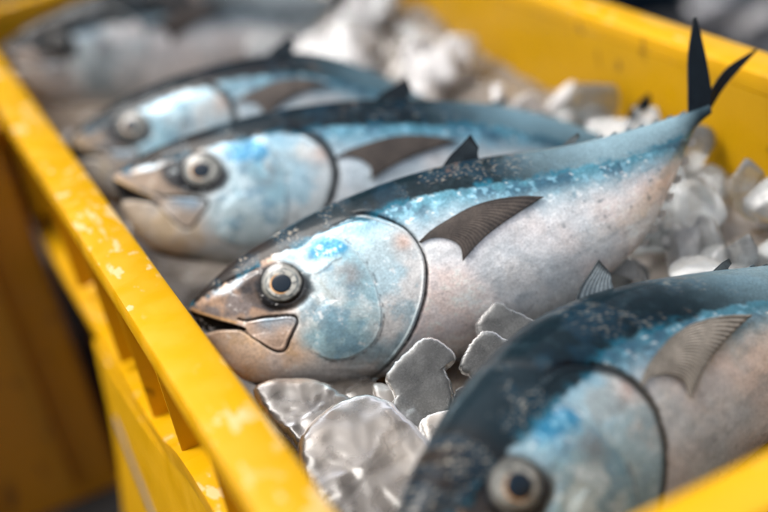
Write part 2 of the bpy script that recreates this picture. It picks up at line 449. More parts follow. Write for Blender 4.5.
M_SKIN = skin_material('fish_skin', .55, .12, .33)
M_FIN = skin_material('fish_fin', .25, .15, .45)
m, n, l, b, o = new_mat('fish_eye')
at = n.new('ShaderNodeAttribute'); at.attribute_name = 'skin'
l.new(at.outputs['Color'], b.inputs['Base Color'])
b.inputs['Roughness'].default_value = .3
b.inputs['Coat Weight'].default_value = .22
b.inputs['Coat Roughness'].default_value = .03
b.inputs['Specular IOR Level'].default_value = .25
M_EYE = m

# ------------------------------------------------------------------ fish builder
class Fish:
    def __init__(self, name, label, pos, ax, up, scale=(1, 1, 1), q=1.0, seed=0, tint=0.0, bend=(150, 0, 0), group=None, pec=((42, 40, 40), (92, 84, 78)), pridge=.05, dors=((14, 20, 26), (50, 60, 66)), **opt):
        X = Vector(ax).normalized()
        Y = Vector(up); Y = (Y - X * Y.dot(X)).normalized()
        Z = X.cross(Y)
        mw = Matrix(((X.x, Y.x, Z.x, pos[0]), (X.y, Y.y, Z.y, pos[1]), (X.z, Y.z, Z.z, pos[2]), (0, 0, 0, 1)))
        self.root = empty(name, mw @ Matrix.Diagonal((*scale, 1.0)))
        tag(self.root, label, 'fish', group)
        self.pec, self.pridge, self.opt, self.dors = pec, pridge, opt, dors
        self.q, self.seed, self.tint, self.bend = q, seed, tint, bend
        self.body()
        self.plate('gill_cover', OPER, 0.55, 0.8, lambda b: sstep(84, 100, b[:, 0]), 1.0, 90)
        self.plate('cheek_plate', CHEEK, 0.95, 0.62, lambda b: np.maximum(sstep(84, 99, b[:, 0]), sstep(-44, -57, b[:, 1])), .3, 70)
        self.plate('jaw_plate', MAXI[MAXI[:, 0] > 26.5], 0.6, 0.5, lambda b: 0.5 + 0.5 * sstep(25, 33, b[:, 0]), .5, 40)
        self.eye()
        self.fins()

    def w(self, p):
        """bend the spine, millimetres to metres"""
        x0, kz, ky = self.bend
        p = np.array(p, float)
        d = np.clip(p[:, 0] - x0, 0, None)
        d1, e = np.minimum(d, 100), np.clip(d - 100, 0, None)
        p[:, 2] += kz * (d1 * d1 + 200 * e - 1.6 * e * e)     # the tail curls back towards the row
        p[:, 1] += ky * d * d
        return p / 1000.0

    def put(self, name, p, f, colr, silv=None, mat=None, parent=None):
        c = np.concatenate([colr, (np.zeros(len(p)) if silv is None else silv)[:, None]], 1)
        return mk(name, self.w(p), f, mat or M_SKIN, parent or self.root, True, c)

    def body(self):
        q = self.q
        xs = np.concatenate([-1.5 + 13.5 * np.linspace(0, 1, int(34 / q)) ** 1.7,
                             np.linspace(12, 140, int(270 / q))[1:], np.linspace(140, 326, int(210 / q))[1:]])
        m1, m2 = int(230 / q), int(60 / q)
        th = np.concatenate([np.linspace(-math.pi / 2, math.pi / 2, m1, endpoint=False),
                             np.linspace(math.pi / 2, 1.5 * math.pi, m2, endpoint=False)])
        s, c = np.sin(th), np.cos(th)
        ys = np.sign(s) * np.abs(s) ** (2 / 2.2)
        zs = np.sign(c) * np.abs(c) ** (2 / 2.2)
        x = np.repeat(xs, len(th))
        u, lo, wd = UP(xs), LO(xs), WD(xs)
        y = (((u + lo) / 2)[:, None] + ((u - lo) / 2)[:, None] * ys[None]).ravel()
        z0 = (wd[:, None] * zs[None]).ravel()
        z = z0 * mouth_pinch(x, y) + np.sign(z0) * relief(x, y, self.seed) * np.tile(np.sqrt(np.clip(1 - ys ** 2, 0, 1)), len(xs)) * sstep(-1, 6, x)
        f = grid_faces(len(xs), len(th), True)[:, ::-1]
        col, sil = skin(x, y, self.seed, self.tint, **self.opt)
        nose, tail = np.array([[-1.9, -2.2, 0]]), np.array([[327, -2.2, 0]])
        p = np.vstack([np.stack([x, y, z], 1), nose, tail])
        k = len(th)
        i0, i1 = len(x), len(x) + 1
        j = np.arange(k); j2 = (j + 1) % k
        e = (len(xs) - 1) * k
        f = np.vstack([f, np.stack([j, j2, np.full(k, i0), np.full(k, i0)], 1)[:, [0, 1, 2, 3]],
                       np.stack([e + j2, e + j, np.full(k, i1), np.full(k, i1)], 1)])
        # the fans are degenerate quads; write them as triangles through from_pydata-free route
        quads = f[:len(f) - 2 * k]
        tri = np.concatenate([f[len(f) - 2 * k:, :3]])
        o = self.put('body', p, quads, np.vstack([col, col[:1], col[-1:]]), np.concatenate([sil, sil[:1], sil[-1:]]))
        import bmesh
        bm = bmesh.new(); bm.from_mesh(o.data); bm.verts.ensure_lookup_table()
        for t in tri:
            try:
                fc = bm.faces.new([bm.verts[int(a)] for a in t]); fc.smooth = True
            except ValueError:
                pass
        bm.to_mesh(o.data); bm.free()
        self.body_obj = o

    def plate(self, name, poly, inner, edge, free, lip, rings):
        q = self.q
        n = max(40, int(len(poly) * 2.2 / q))
        b = smooth_line(poly[::max(1, len(poly) // 60)], n, True)
        cen = b.mean(0)
        fr = free(b)
        K = max(12, int(rings / q))
        r = 1 - (1 - np.linspace(0.0, 1, K)) ** 1.8
        r[0] = 0.004
        P, S = [], []
        dist = np.linalg.norm(b - cen, axis=1)
        for rr in r:
            xy = cen + rr * (b - cen)
            dd = (1 - rr) * dist                                   # distance in from the edge
            w_ = sstep(2, 20, dd)
            ff = fr * (1 - w_) + w_
            off = (inner + (edge - inner) * np.exp(-dd / 3.0)) * ff + (1 - ff) * (-0.35)
            off += fr * (0.45 * lip * np.exp(-((dd - 1.3) / 0.7) ** 2) - 0.5 * np.exp(-dd / 0.35))
            z = flank(xy[:, 0], xy[:, 1], self.seed, False) + off
            P.append(np.column_stack([xy, z])); S.append(xy)
        last = P[-1].copy()
        for dxy, dz in ((0.0015, -.5), (0.0, -1.2), (-0.01, -2.6)):
            a = last.copy()
            a[:, :2] += (b - cen) * dxy
            a[:, 2] = last[:, 2] + dz
            P.append(a); S.append(a[:, :2])
        p = np.vstack(P); s2 = np.vstack(S)
        col, sil = skin(s2[:, 0], s2[:, 1], self.seed, self.tint, **self.opt)
        if name == 'gill_cover':                                   # pale rim of the gill cover
            d = seg_dist(s2[:, 0], s2[:, 1], GILL)
            w = np.exp(-((d - 1.5) / 0.8) ** 2) * sstep(90, 104, s2[:, 0])
            gw = self.opt.get('gillw', 1)
            if gw > 1.5:
                w = sstep(4.2, 1.6, d) * sstep(84, 100, s2[:, 0]) * 1.5
            col = mix(col, np.tile(lin(190, 196, 196) if gw < 1.5 else lin(14, 22, 27), (len(col), 1)), np.clip(0.4 * w, 0, 1) if gw < 1.5 else np.clip(.6 * w, 0, 1))
        self.put(name, p, grid_faces(len(P), n, True), col, sil)

    def eye(self):
        cx, cy = EYE_C
        e = 1.5
        g = lambda a, b_: float(base_z(np.array([a]), np.array([b_]))[0])
        dx, dy = (g(cx + e, cy) - g(cx - e, cy)) / (2 * e), (g(cx, cy + e) - g(cx, cy - e)) / (2 * e)
        N = np.array([-dx, -dy, 1.0]); N /= np.linalg.norm(N)
        c, s = math.cos(EYE_T), math.sin(EYE_T)
        E1 = np.array([c, s, 0]); E1 -= N * (E1 @ N); E1 /= np.linalg.norm(E1)
        E2 = np.cross(N, E1)
        C = np.array([cx, cy, g(cx, cy) - 0.55])
        ek = self.opt.get('eye', 1.0)
        A = 64
        th = np.linspace(0, 2 * math.pi, A, endpoint=False)
        def dome(r0, r1, lift, k=16, skirt=0.0):
            rs = np.linspace(r0, r1, k)
            if skirt:
                rs = np.append(rs, r1)
            P, R, T = [], [], []
            for i, r in enumerate(rs):
                h = 2.3 * (1 - r ** 2.4) + lift - (skirt if (skirt and i == k) else 0)
                P.append(C + EYE_A * r * np.cos(th)[:, None] * E1 + EYE_B * r * np.sin(th)[:, None] * E2 + N * h)
                R.append(np.full(A, r)); T.append(th)
            return np.vstack(P), grid_faces(len(rs), A, True), np.concatenate(R), np.concatenate(T)
        tl = lambda v, k: np.tile(lin(*v), (k, 1))
        p, f, r, t = dome(.67, 1.10, 0, 22, 2.0)
        nn = fbm(r * np.cos(t) * 5 + 9, r * np.sin(t) * 5 + 4, .9, self.seed + 70, 4)
        col = mix(tl((160, 164, 160), len(r)), tl((104, 112, 114), len(r)), sstep(.42, .62, nn))
        col = mix(col, tl((190, 188, 178), len(r)), .7 * np.exp(-((r - .86) / .07) ** 2))
        col = mix(col, tl((60, 66, 70), len(r)), .25 * np.exp(-((r - .76) / .04) ** 2))
        col = mix(col, tl((30, 32, 34), len(r)), sstep(.86, 1.02, r + .10 * np.sin(t + 2.5) + .12 * (nn - .5)))
        lite = np.clip(.30 + .70 * np.clip(np.cos(t + .35), 0, 1) ** .8 + .45 * np.clip(np.cos(t - 2.7), 0, 1) ** 4, 0, 1)  # bright crescents on the ring: wet reflections painted into the colour
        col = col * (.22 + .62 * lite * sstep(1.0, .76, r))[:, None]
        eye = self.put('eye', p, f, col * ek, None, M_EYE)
        p, f, r, t = dome(.42, .70, .05, 16, 1.0)
        nn = fbm(r * np.cos(t) * 6 + 9, r * np.sin(t) * 6 + 4, .9, self.seed + 71, 4)
        col = mix(tl((172, 172, 164), len(r)), tl((112, 114, 112), len(r)), sstep(.45, .65, nn))
        col = mix(col, tl((206, 150, 84), len(r)), .85 * np.exp(-((r - .50) / .05) ** 2) * sstep(-.5, .6, -np.cos(t) - .3 * np.sin(t)))
        col = mix(col, tl((50, 48, 46), len(r)), .8 * np.exp(-((r - .46) / .02) ** 2))
        col = col * (1 - .40 * sstep(.0, .9, np.cos(t - 1.6)))[:, None]  # upper iris darkened, gloss of the wet eye put into its colour
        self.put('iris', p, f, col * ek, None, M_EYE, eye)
        p, f, r, t = dome(.004, .455, .2, 12, .8)
        self.put('pupil', p, f, tl((8, 24, 36), len(r)), None, M_EYE, eye)

    def fin(self, name, lead, last, nrays, colr, tip_dark=0.0, nu=40, thick=.35, ridge=.16, z=None, hollow=.0):
        """a fan of rays between the leading and the last ray (each a 2-D or 3-D curve)"""
        nv = max(16, int(nrays * 7 / self.q)); nu = max(10, int(nu / self.q))
        def line(a):
            a = np.array(a, float)
            if a.shape[1] == 2:
                a = np.column_stack([a, np.zeros(len(a))])
            return smooth_line(a, nu)
        A, B = line(lead), line(last)
        v = np.linspace(0, 1, nv)[None, :, None]
        G = A[:, None] * (1 - v) + B[:, None] * v
        u = np.linspace(0, 1, nu)[:, None]
        # hollow the trailing edge between the two tips
        hol = (4 * v[..., 0] * (1 - v[..., 0])) * u ** 2 * hollow
        cen = (A[0] + B[0]) / 2
        G = G + (cen - G) * hol[..., None]
        if z is not None:
            G[..., 2] = z(G[..., 0], G[..., 1], np.broadcast_to(u, G.shape[:2]))
        du, dv = np.gradient(G, axis=0), np.gradient(G, axis=1)
        N = np.cross(du, dv); N /= np.maximum(np.linalg.norm(N, axis=2, keepdims=True), 1e-9)
        if N[..., 2].mean() < 0:
            N = -N
        rg = np.sin(v[..., 0] * nrays * 2 * math.pi) * ridge * (0.4 + 0.6 * u)
        up_ = G + N * (thick / 2 + rg[..., None])
        dn = G - N * (thick / 2)
        p = np.vstack([up_.reshape(-1, 3), dn.reshape(-1, 3)])
        f1 = grid_faces(nu, nv)
        f2 = f1[:, ::-1] + nu * nv
        idx = np.arange(nu * nv).reshape(nu, nv)
        rim = np.concatenate([idx[0, :-1], idx[:-1, -1], idx[-1, :0:-1], idx[:0:-1, 0]])
        r2 = np.roll(rim, -1)
        f3 = np.stack([rim, r2, r2 + nu * nv, rim + nu * nv], 1)
        ph = (0.5 + 0.5 * np.sin(v[..., 0] * nrays * 2 * math.pi + .6)) * np.ones_like(u)
        nz = fbm(G[..., 0].ravel(), G[..., 1].ravel(), 7, self.seed + 80)
        c0, c1 = np.tile(lin(*colr[0]), (nu * nv, 1)), np.tile(lin(*colr[1]), (nu * nv, 1))
        c = mix(c0, c1, np.clip(.35 * ph.ravel() + .75 * (nz - .45) + .25 * (u * np.ones_like(ph)).ravel(), 0, 1))
        if tip_dark:
            ed = np.maximum(sstep(.80, 1, u) * np.ones_like(ph), sstep(.12, .0, v[..., 0]) * np.ones_like(u))
            c = mix(c, np.tile(lin(14, 20, 26), (nu * nv, 1)), tip_dark * ed.ravel())
        return self.put(name, p, np.vstack([f1, f2, f3]), np.vstack([c, c]), np.full(2 * nu * nv, .05), M_FIN)

    def fins(self):
        sd = self.seed
        def zp(x, y, u):
            s = x.shape
            return base_z(x.ravel(), y.ravel()).reshape(s) + 0.5 + 1.6 * u * (1 - .3 * u)
        self.fin('pectoral_fin',
                 [(134.5, -13.0), (143, -9.6), (151.4, -7.8), (168.7, -5.4), (184.3, -6.6), (199, -10.4), (210, -15.0)],
                 [(135.5, -14.2), (141, -13.6), (147.2, -15.4), (152.4, -19.3), (155.0, -24.5), (153.4, -32.0)],
                 19, self.pec, .35, 50, .4, self.pridge, zp, .14)
        top = float(UP(168.0))
        self.fin('dorsal_fin', [(163, UP(163) - 3), (171, UP(163) + 3), (181, UP(163) + 7.5), (188, UP(163) + 11)],
                 [(187, UP(187) - 4), (187.5, UP(187)), (188.2, UP(187) + 3), (190, UP(187) + 6)], 8, self.dors, .9, 40, .35, .08)
        y0 = float(UP(236.0))
        self.fin('second_dorsal_fin', [(228, UP(228) - 2), (236, y0 + .5), (243, y0 + 3), (248, y0 + 4)],
                 [(243, UP(243) - 3), (244, UP(243) - 1), (245, UP(243) + 1), (248, UP(243) + 2.5)], 6, ((40, 50, 56), (110, 118, 120)), .5)
        self.fin('anal_fin', [(232, LO(232) + 3), (240, LO(232) - 2), (247, LO(232) - 7), (252, LO(232) - 8)],
                 [(246, LO(246) + 3), (248, LO(246) + 1), (250, LO(246) - 1), (253, LO(246) - 2)], 6, ((120, 122, 122), (176, 172, 166)), .2)
        self.fin('pelvic_fin', [(140, LO(140) + 3), (147, LO(140) - 3), (156, LO(140) - 6), (164, LO(140) - 6)],
                 [(147, LO(147) + 3), (151, LO(147)), (157, LO(147) - 1), (163, LO(147) - 2)], 6, ((120, 122, 122), (180, 176, 170)), .2)
        for k in range(7):
            x = 254 + k * 8.6
            self.fin('finlet', [(x, UP(x) - 2.0), (x + 3, UP(x) + .4), (x + 6.5, UP(x) + 1.0)],
                     [(x + 3.5, UP(x + 3.5) - 2.0), (x + 5, UP(x + 5)), (x + 7.2, UP(x + 7) + .6)], 2, ((70, 84, 92), (120, 132, 136)), 0, 12)
            x = 256 + k * 8.0
            self.fin('finlet', [(x, LO(x) + 2.4), (x + 3, LO(x + 1) - 1.2), (x + 7.0, LO(x + 3) - 2.6)],
                     [(x + 4.5, LO(x + 4) + 2.4), (x + 5.5, LO(x + 5) - .4), (x + 8.2, LO(x + 6) - 2.2)], 2, ((150, 150, 146), (204, 196, 188)), 0, 12)
        tail = [('tail_fin', [(313, -1, 0), (318, 12, 0), (326, 31, -2), (338, 51, -4)], [(325, -4, 0), (331, 6, -2), (336, 26, -4), (339.5, 51, -4.3)]),
                ('tail_fin', [(313, -7, 0), (326, -5, -8), (344, 6, -14), (372, 19, -20)], [(325, -2, 0), (333, 6, -8), (350, 16, -15), (373, 20.5, -20.3)])]
        for nm, a, b_ in tail:
            self.fin(nm, a, b_, 9, ((8, 14, 20), (18, 30, 38)), .3, 40, 1.6, .08)

# ------------------------------------------------------------------ plastic, ice and ground materials
def plastic(name, col, scratch=1.0, stain=.7, trans=.42):
    m, n, l, b, o = new_mat(name)
    tc = n.new('ShaderNodeTexCoord')
    def noise(scale, detail=5, stretch=None):
        t = n.new('ShaderNodeTexNoise'); t.inputs['Scale'].default_value = scale; t.inputs['Detail'].default_value = detail
        if stretch:
            mp = n.new('ShaderNodeMapping'); mp.inputs['Scale'].default_value = stretch
            l.new(tc.outputs['Object'], mp.inputs['Vector']); l.new(mp.outputs[0], t.inputs['Vector'])
        else:
            l.new(tc.outputs['Object'], t.inputs['Vector'])
        return t
    def ramp(src, a, b_, lo=0.0, hi=1.0):
        r = n.new('ShaderNodeMapRange'); r.interpolation_type = 'SMOOTHSTEP'
        r.inputs['From Min'].default_value = a; r.inputs['From Max'].default_value = b_
        r.inputs['To Min'].default_value = lo; r.inputs['To Max'].default_value = hi
        l.new(src, r.inputs['Value']); return r.outputs[0]
    def mixc(fac, a, b_):
        x = n.new('ShaderNodeMix'); x.data_type = 'RGBA'
        l.new(fac, x.inputs['Factor'])
        for i, v in ((6, a), (7, b_)):
            if hasattr(v, 'links'): l.new(v, x.inputs[i])
            else: x.inputs[i].default_value = (*v, 1)
        return x.outputs[2]
    def math2(op, a, b_):
        x = n.new('ShaderNodeMath'); x.operation = op
        for i, v in ((0, a), (1, b_)):
            if hasattr(v, 'links'): l.new(v, x.inputs[i])
            else: x.inputs[i].default_value = v
        return x.outputs[0]
    c = mixc(ramp(noise(9).outputs['Fac'], .35, .65), tuple(np.array(col) * .92), col)
    # pale rubbed and scraped patches on upward faces
    geo = n.new('ShaderNodeNewGeometry')
    sx = n.new('ShaderNodeSeparateXYZ'); l.new(geo.outputs['Normal'], sx.inputs[0])
    upw = ramp(sx.outputs['Z'], .75, .95)
    s1 = ramp(noise(95, 7, (1.0, .5, 1)).outputs['Fac'], .56, .61)
    s2 = ramp(noise(16, 3).outputs['Fac'], .47, .60)
    s3 = ramp(noise(150, 4, (1.0, .12, 1)).outputs['Fac'], .60, .66)
    s4 = ramp(noise(13, 3, (1, 1.3, 1)).outputs['Fac'], .50, .62)
    sc = math2('MAXIMUM', math2('MULTIPLY', s1, s2), math2('MULTIPLY', s3, s4))
    sc = math2('MULTIPLY', math2('MULTIPLY', sc, upw), .6 * scratch)
    c = mixc(sc, c, (.68, .58, .36))
    # brown spots and drips
    vo = n.new('ShaderNodeTexVoronoi'); vo.inputs['Scale'].default_value = 34; vo.inputs['Randomness'].default_value = 1
    l.new(tc.outputs['Object'], vo.inputs['Vector'])
    sp = ramp(vo.outputs['Distance'], .22, .14)
    sp = math2('MULTIPLY', sp, ramp(noise(23, 2).outputs['Fac'], .50, .56))
    dr = ramp(noise(60, 4, (1, 1, .22)).outputs['Fac'], .64, .70)
    dr = math2('MULTIPLY', dr, ramp(noise(8, 2).outputs['Fac'], .55, .66))
    side = ramp(sx.outputs['Z'], .7, .4)
    st = math2('MULTIPLY', math2('MULTIPLY', math2('MAXIMUM', sp, dr), side), .85 * stain)
    c = mixc(st, c, (.07, .03, .01))
    l.new(c, b.inputs['Base Color'])
    l.new(ramp(noise(48).outputs['Fac'], .3, .7, .28, .5), b.inputs['Roughness'])
    bp = n.new('ShaderNodeBump'); bp.inputs['Strength'].default_value = .25; bp.inputs['Distance'].default_value = .001
    l.new(math2('ADD', noise(70, 6).outputs['Fac'], sc), bp.inputs['Height']); l.new(bp.outputs[0], b.inputs['Normal'])
    tr = n.new('ShaderNodeBsdfTranslucent'); l.new(c, tr.inputs['Color'])
    mx = n.new('ShaderNodeMixShader'); mx.inputs[0].default_value = trans
    l.new(b.outputs[0], mx.inputs[1]); l.new(tr.outputs[0], mx.inputs[2]); l.new(mx.outputs[0], o.inputs['Surface'])
    return m

YELLOW = (.62, .35, .001)
M_YEL = plastic('yellow_plastic', YELLOW)
M_YEL2 = plastic('shade_browned_yellow_plastic', (.32, .14, .006), .2, .9, .05)  # yellow plastic browned to carry the shade on the left crate
M_SLOT = plastic('grey_plastic', (.045, .055, .07), 0, 0, 0)
M_BLUE = plastic('blue_plastic', (.008, .028, .055), .1, 0, 0)

def ice_mat(name, col, rough, trans, frost=.5):
    m, n, l, b, o = new_mat(name)
    tc = n.new('ShaderNodeTexCoord')
    n1 = n.new('ShaderNodeTexNoise'); n1.inputs['Scale'].default_value = 55; n1.inputs['Detail'].default_value = 6
    n2 = n.new('ShaderNodeTexNoise'); n2.inputs['Scale'].default_value = 260; n2.inputs['Detail'].default_value = 4
    for t in (n1, n2):
        l.new(tc.outputs['Object'], t.inputs['Vector'])
    b.inputs['Base Color'].default_value = (*col, 1)
    r = n.new('ShaderNodeMapRange'); r.inputs['From Min'].default_value = .35; r.inputs['From Max'].default_value = .65
    r.inputs['To Min'].default_value = max(.02, rough - .12); r.inputs['To Max'].default_value = rough + .15
    l.new(n1.outputs['Fac'], r.inputs['Value']); l.new(r.outputs[0], b.inputs['Roughness'])
    r2 = n.new('ShaderNodeMapRange'); r2.inputs['From Min'].default_value = .35; r2.inputs['From Max'].default_value = .68
    r2.inputs['To Min'].default_value = trans; r2.inputs['To Max'].default_value = trans * (1 - frost)
    l.new(n1.outputs['Fac'], r2.inputs['Value']); l.new(r2.outputs[0], b.inputs['Transmission Weight'])
    b.inputs['IOR'].default_value = 1.31
    b.inputs['Coat Weight'].default_value = .6
    b.inputs['Coat Roughness'].default_value = .05
    b.inputs['Coat IOR'].default_value = 1.33
    bp = n.new('ShaderNodeBump'); bp.inputs['Strength'].default_value = .22; bp.inputs['Distance'].default_value = .0012
    ad = n.new('ShaderNodeMath'); ad.operation = 'MULTIPLY_ADD'; ad.inputs[1].default_value = .25
    l.new(n2.outputs['Fac'], ad.inputs[0]); l.new(n1.outputs['Fac'], ad.inputs[2])
    l.new(ad.outputs[0], bp.inputs['Height']); l.new(bp.outputs[0], b.inputs['Normal'])
    l.new(bp.outputs[0], b.inputs['Coat Normal'])
    return m

M_ICE = ice_mat('frosted_ice', (.55, .59, .61), .22, .98, .12)
M_CLEAR = ice_mat('clear_ice', (.84, .87, .88), .09, .90, .2)
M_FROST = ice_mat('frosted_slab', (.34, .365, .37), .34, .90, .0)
M_FROST.node_tree.nodes['Principled BSDF'].inputs['Coat Weight'].default_value = .12
_n, _l = M_FROST.node_tree.nodes, M_FROST.node_tree.links          # frosted surface: fine bubbles and speckle
_tc = _n.new('ShaderNodeTexCoord'); _v = _n.new('ShaderNodeTexVoronoi'); _v.inputs['Scale'].default_value = 900
_nz = _n.new('ShaderNodeTexNoise'); _nz.inputs['Scale'].default_value = 160; _nz.inputs['Detail'].default_value = 8; _nz.inputs['Roughness'].default_value = .7
for _t in (_v, _nz):
    _l.new(_tc.outputs['Object'], _t.inputs['Vector'])
_m = _n.new('ShaderNodeMath'); _m.operation = 'MULTIPLY_ADD'; _m.inputs[1].default_value = -.35
_l.new(_v.outputs['Distance'], _m.inputs[0]); _l.new(_nz.outputs['Fac'], _m.inputs[2])
_r = _n.new('ShaderNodeValToRGB')
_r.color_ramp.elements[0].position = .25; _r.color_ramp.elements[0].color = (.20, .212, .215, 1)
_r.color_ramp.elements[1].position = .62; _r.color_ramp.elements[1].color = (.42, .44, .445, 1)
_l.new(_m.outputs[0], _r.inputs[0]); _l.new(_r.outputs[0], _n['Principled BSDF'].inputs['Base Color'])
_b = _n.new('ShaderNodeBump'); _b.inputs['Strength'].default_value = .16; _b.inputs['Distance'].default_value = .0008
_l.new(_m.outputs[0], _b.inputs['Height']); _l.new(_b.outputs[0], _n['Principled BSDF'].inputs['Normal'])
M_SNOW = ice_mat('white_ice', (.72, .71, .71), .26, .66)
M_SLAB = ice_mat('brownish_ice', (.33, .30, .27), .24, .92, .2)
M_SLAB.node_tree.nodes['Principled BSDF'].inputs['Coat Weight'].default_value = .3
M_SLAB.node_tree.nodes['Principled BSDF'].inputs['Specular IOR Level'].default_value = .3
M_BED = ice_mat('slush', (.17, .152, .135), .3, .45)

# ------------------------------------------------------------------ ground
GZ = -0.40
m, n, l, b, o = new_mat('wet_concrete')
tc = n.new('ShaderNodeTexCoord'); nz = n.new('ShaderNodeTexNoise'); nz.inputs['Scale'].default_value = 6; nz.inputs['Detail'].default_value = 8
l.new(tc.outputs['Object'], nz.inputs['Vector'])
cr = n.new('ShaderNodeValToRGB'); cr.color_ramp.elements[0].color = (.012, .016, .020, 1); cr.color_ramp.elements[1].color = (.05, .05, .05, 1)
cr.color_ramp.elements[0].position = .35; cr.color_ramp.elements[1].position = .7
l.new(nz.outputs['Fac'], cr.inputs[0]); l.new(cr.outputs[0], b.inputs['Base Color'])
b.inputs['Roughness'].default_value = .45
g = 60.0
tag(mk('ground', [(-g, -g, GZ), (g, -g, GZ), (g, g, GZ), (-g, g, GZ)], [(0, 1, 2, 3)], m, None, False), kind='structure')

# ------------------------------------------------------------------ crates
import bmesh
def boxes(name, lst, mat, parent, bev=.0012):
    """axis-aligned boxes (x0,x1,y0,y1,z0,z1) in one mesh, bevelled"""
    bm = bmesh.new()
    for x0, x1, y0, y1, z0, z1 in lst:
        v = [bm.verts.new(p) for p in ((x0, y0, z0), (x1, y0, z0), (x1, y1, z0), (x0, y1, z0), (x0, y0, z1), (x1, y0, z1), (x1, y1, z1), (x0, y1, z1))]
        for f in ((3, 2, 1, 0), (4, 5, 6, 7), (0, 1, 5, 4), (1, 2, 6, 5), (2, 3, 7, 6), (3, 0, 4, 7)):
            bm.faces.new([v[i] for i in f])
    bmesh.ops.bevel(bm, geom=bm.edges[:], offset=bev, segments=2, affect='EDGES', clamp_overlap=True)
    me = bpy.data.meshes.new(name); bm.to_mesh(me); bm.free()
    me.polygons.foreach_set('use_smooth', [False] * len(me.polygons))
    me.materials.append(mat)
    ob = bpy.data.objects.new(name, me); COL.objects.link(ob); ob.parent = parent
    return ob

def sweep_rim(name, prof, x0, x1, y0, y1, rad, mat, parent):
    """closed profile (offset outwards, z) swept round a rounded rectangle"""
    path = []
    for cx, cy, a0 in ((x1 - rad, y1 - rad, 0), (x0 + rad, y1 - rad, 90), (x0 + rad, y0 + rad, 180), (x1 - rad, y0 + rad, 270)):
        for k in range(9):
            a = math.radians(a0 + k * 90 / 8)
            path.append((cx + rad * math.cos(a), cy + rad * math.sin(a), math.cos(a), math.sin(a)))
    path = np.array(path)
    # add points along the straight runs
    out = []
    for a, b_ in zip(path, np.roll(path, -1, 0)):
        k = 40 if np.linalg.norm(a[:2] - b_[:2]) > .1 else 1
        for t in range(k):
            out.append(a + (b_ - a) * t / k)
    P = np.array(out)
    nn = P[:, 2:] / np.linalg.norm(P[:, 2:], axis=1)[:, None]
    pr = np.array(prof)
    v = np.concatenate([P[:, None, :2] + nn[:, None] * pr[None, :, :1], np.broadcast_to(pr[None, :, 1:], (len(P), len(pr), 1))], 2)
    V = v.reshape(-1, 3)
    f = grid_faces(len(P) + 1, len(pr), True) % len(V)
    ob = mk(name, V, f[:, ::-1], mat, parent, True)
    md = ob.modifiers.new('edge', 'EDGE_SPLIT'); md.split_angle = math.radians(40)
    return ob

X0, X1, Y0, Y1 = .0915, .4710, .3143, 1.40
RW = .0280
crate = empty('fish_crate', Matrix.Translation((0, 0, GZ)))
tag(crate, 'scuffed bright yellow plastic crate holding the iced fish', 'crate')
def rimprof(w, t=.003, d=.013):
    return [(0, -d), (0, -.0030), (.0006, -.0012), (.0030, 0), (w - .0035, 0), (w - .0012, -.0008), (w, -.0035), (w, -d - .002),
            (w - t, -d - .002), (w - t, -.0062), (w - t - .002, -.0042), (t + .001, -.0042), (t, -.0060), (t, -d)]
up = lambda lst: [(a, b_, c, d, e - GZ, f - GZ) for a, b_, c, d, e, f in lst]
rim = sweep_rim('rim', [(a, z - GZ) for a, z in rimprof(RW)], X0, X1, Y0, Y1, .014, M_YEL, crate)
T = .0035
zb, zt = GZ + .004, -.0125
# left wall with a hand opening low down, the other walls closed
boxes('side_wall', up([(X0 - T, X0, Y0, Y1, zb, zt)]), M_YEL, crate)
boxes('side_wall', up([(X1, X1 + T, Y0, Y1, zb, zt)]), M_YEL, crate)
boxes('end_wall', up([(X0 + .0002, X1 - .0002, Y0 - T, Y0, zb, zt)]), M_YEL, crate)
boxes('end_wall', up([(X0 + .0002, X1 - .0002, Y1, Y1 + T, zb, zt)]), M_YEL, crate)
boxes('base', up([(X0 - T - .001, X1 + T + .001, Y0 - T - .001, Y1 + T + .001, GZ + .0005, GZ + .0038)]), M_YEL, crate)
XO = X0 - RW + .0005
for y in (.40, .50, .60, .69, .779, .917, 1.09, 1.25):
    boxes('rib', up([(XO + .0032, X0 - T - .0003, y - .0016, y + .0016, -.118, -.0062)]), M_YEL, crate, .0006)
for y in (.45, .6, .75, .9, 1.05, 1.2):
    boxes('rib', up([(X1 + T + .0003, X1 + RW - .0035, y - .0016, y + .0016, -.118, -.0062)]), M_YEL, crate, .0006)
# lower rail: level at the back, climbing towards the near corner
pth = np.array([(1.39, -.134), (1.1, -.132), (.90, -.127), (.76, -.122), (.66, -.108), (.59, -.084), (.50, -.076), (.33, -.074)])
pth = smooth_line(pth, 60)
pr = [(XO, .0), (XO, -.016), (XO + .003, -.016), (XO + .003, -.004), (X0 - T - .0004, -.004), (X0 - T - .0004, 0)]
V = np.array([[(x, y, z + dz - GZ) for x, dz in pr] for y, z in pth]).reshape(-1, 3)
ob = mk('lower_rail', V, [tuple(r) for r in grid_faces(60, len(pr), True)] + [tuple(range(len(pr)))[::-1], tuple(59 * len(pr) + k for k in range(len(pr)))], M_YEL, crate, False)
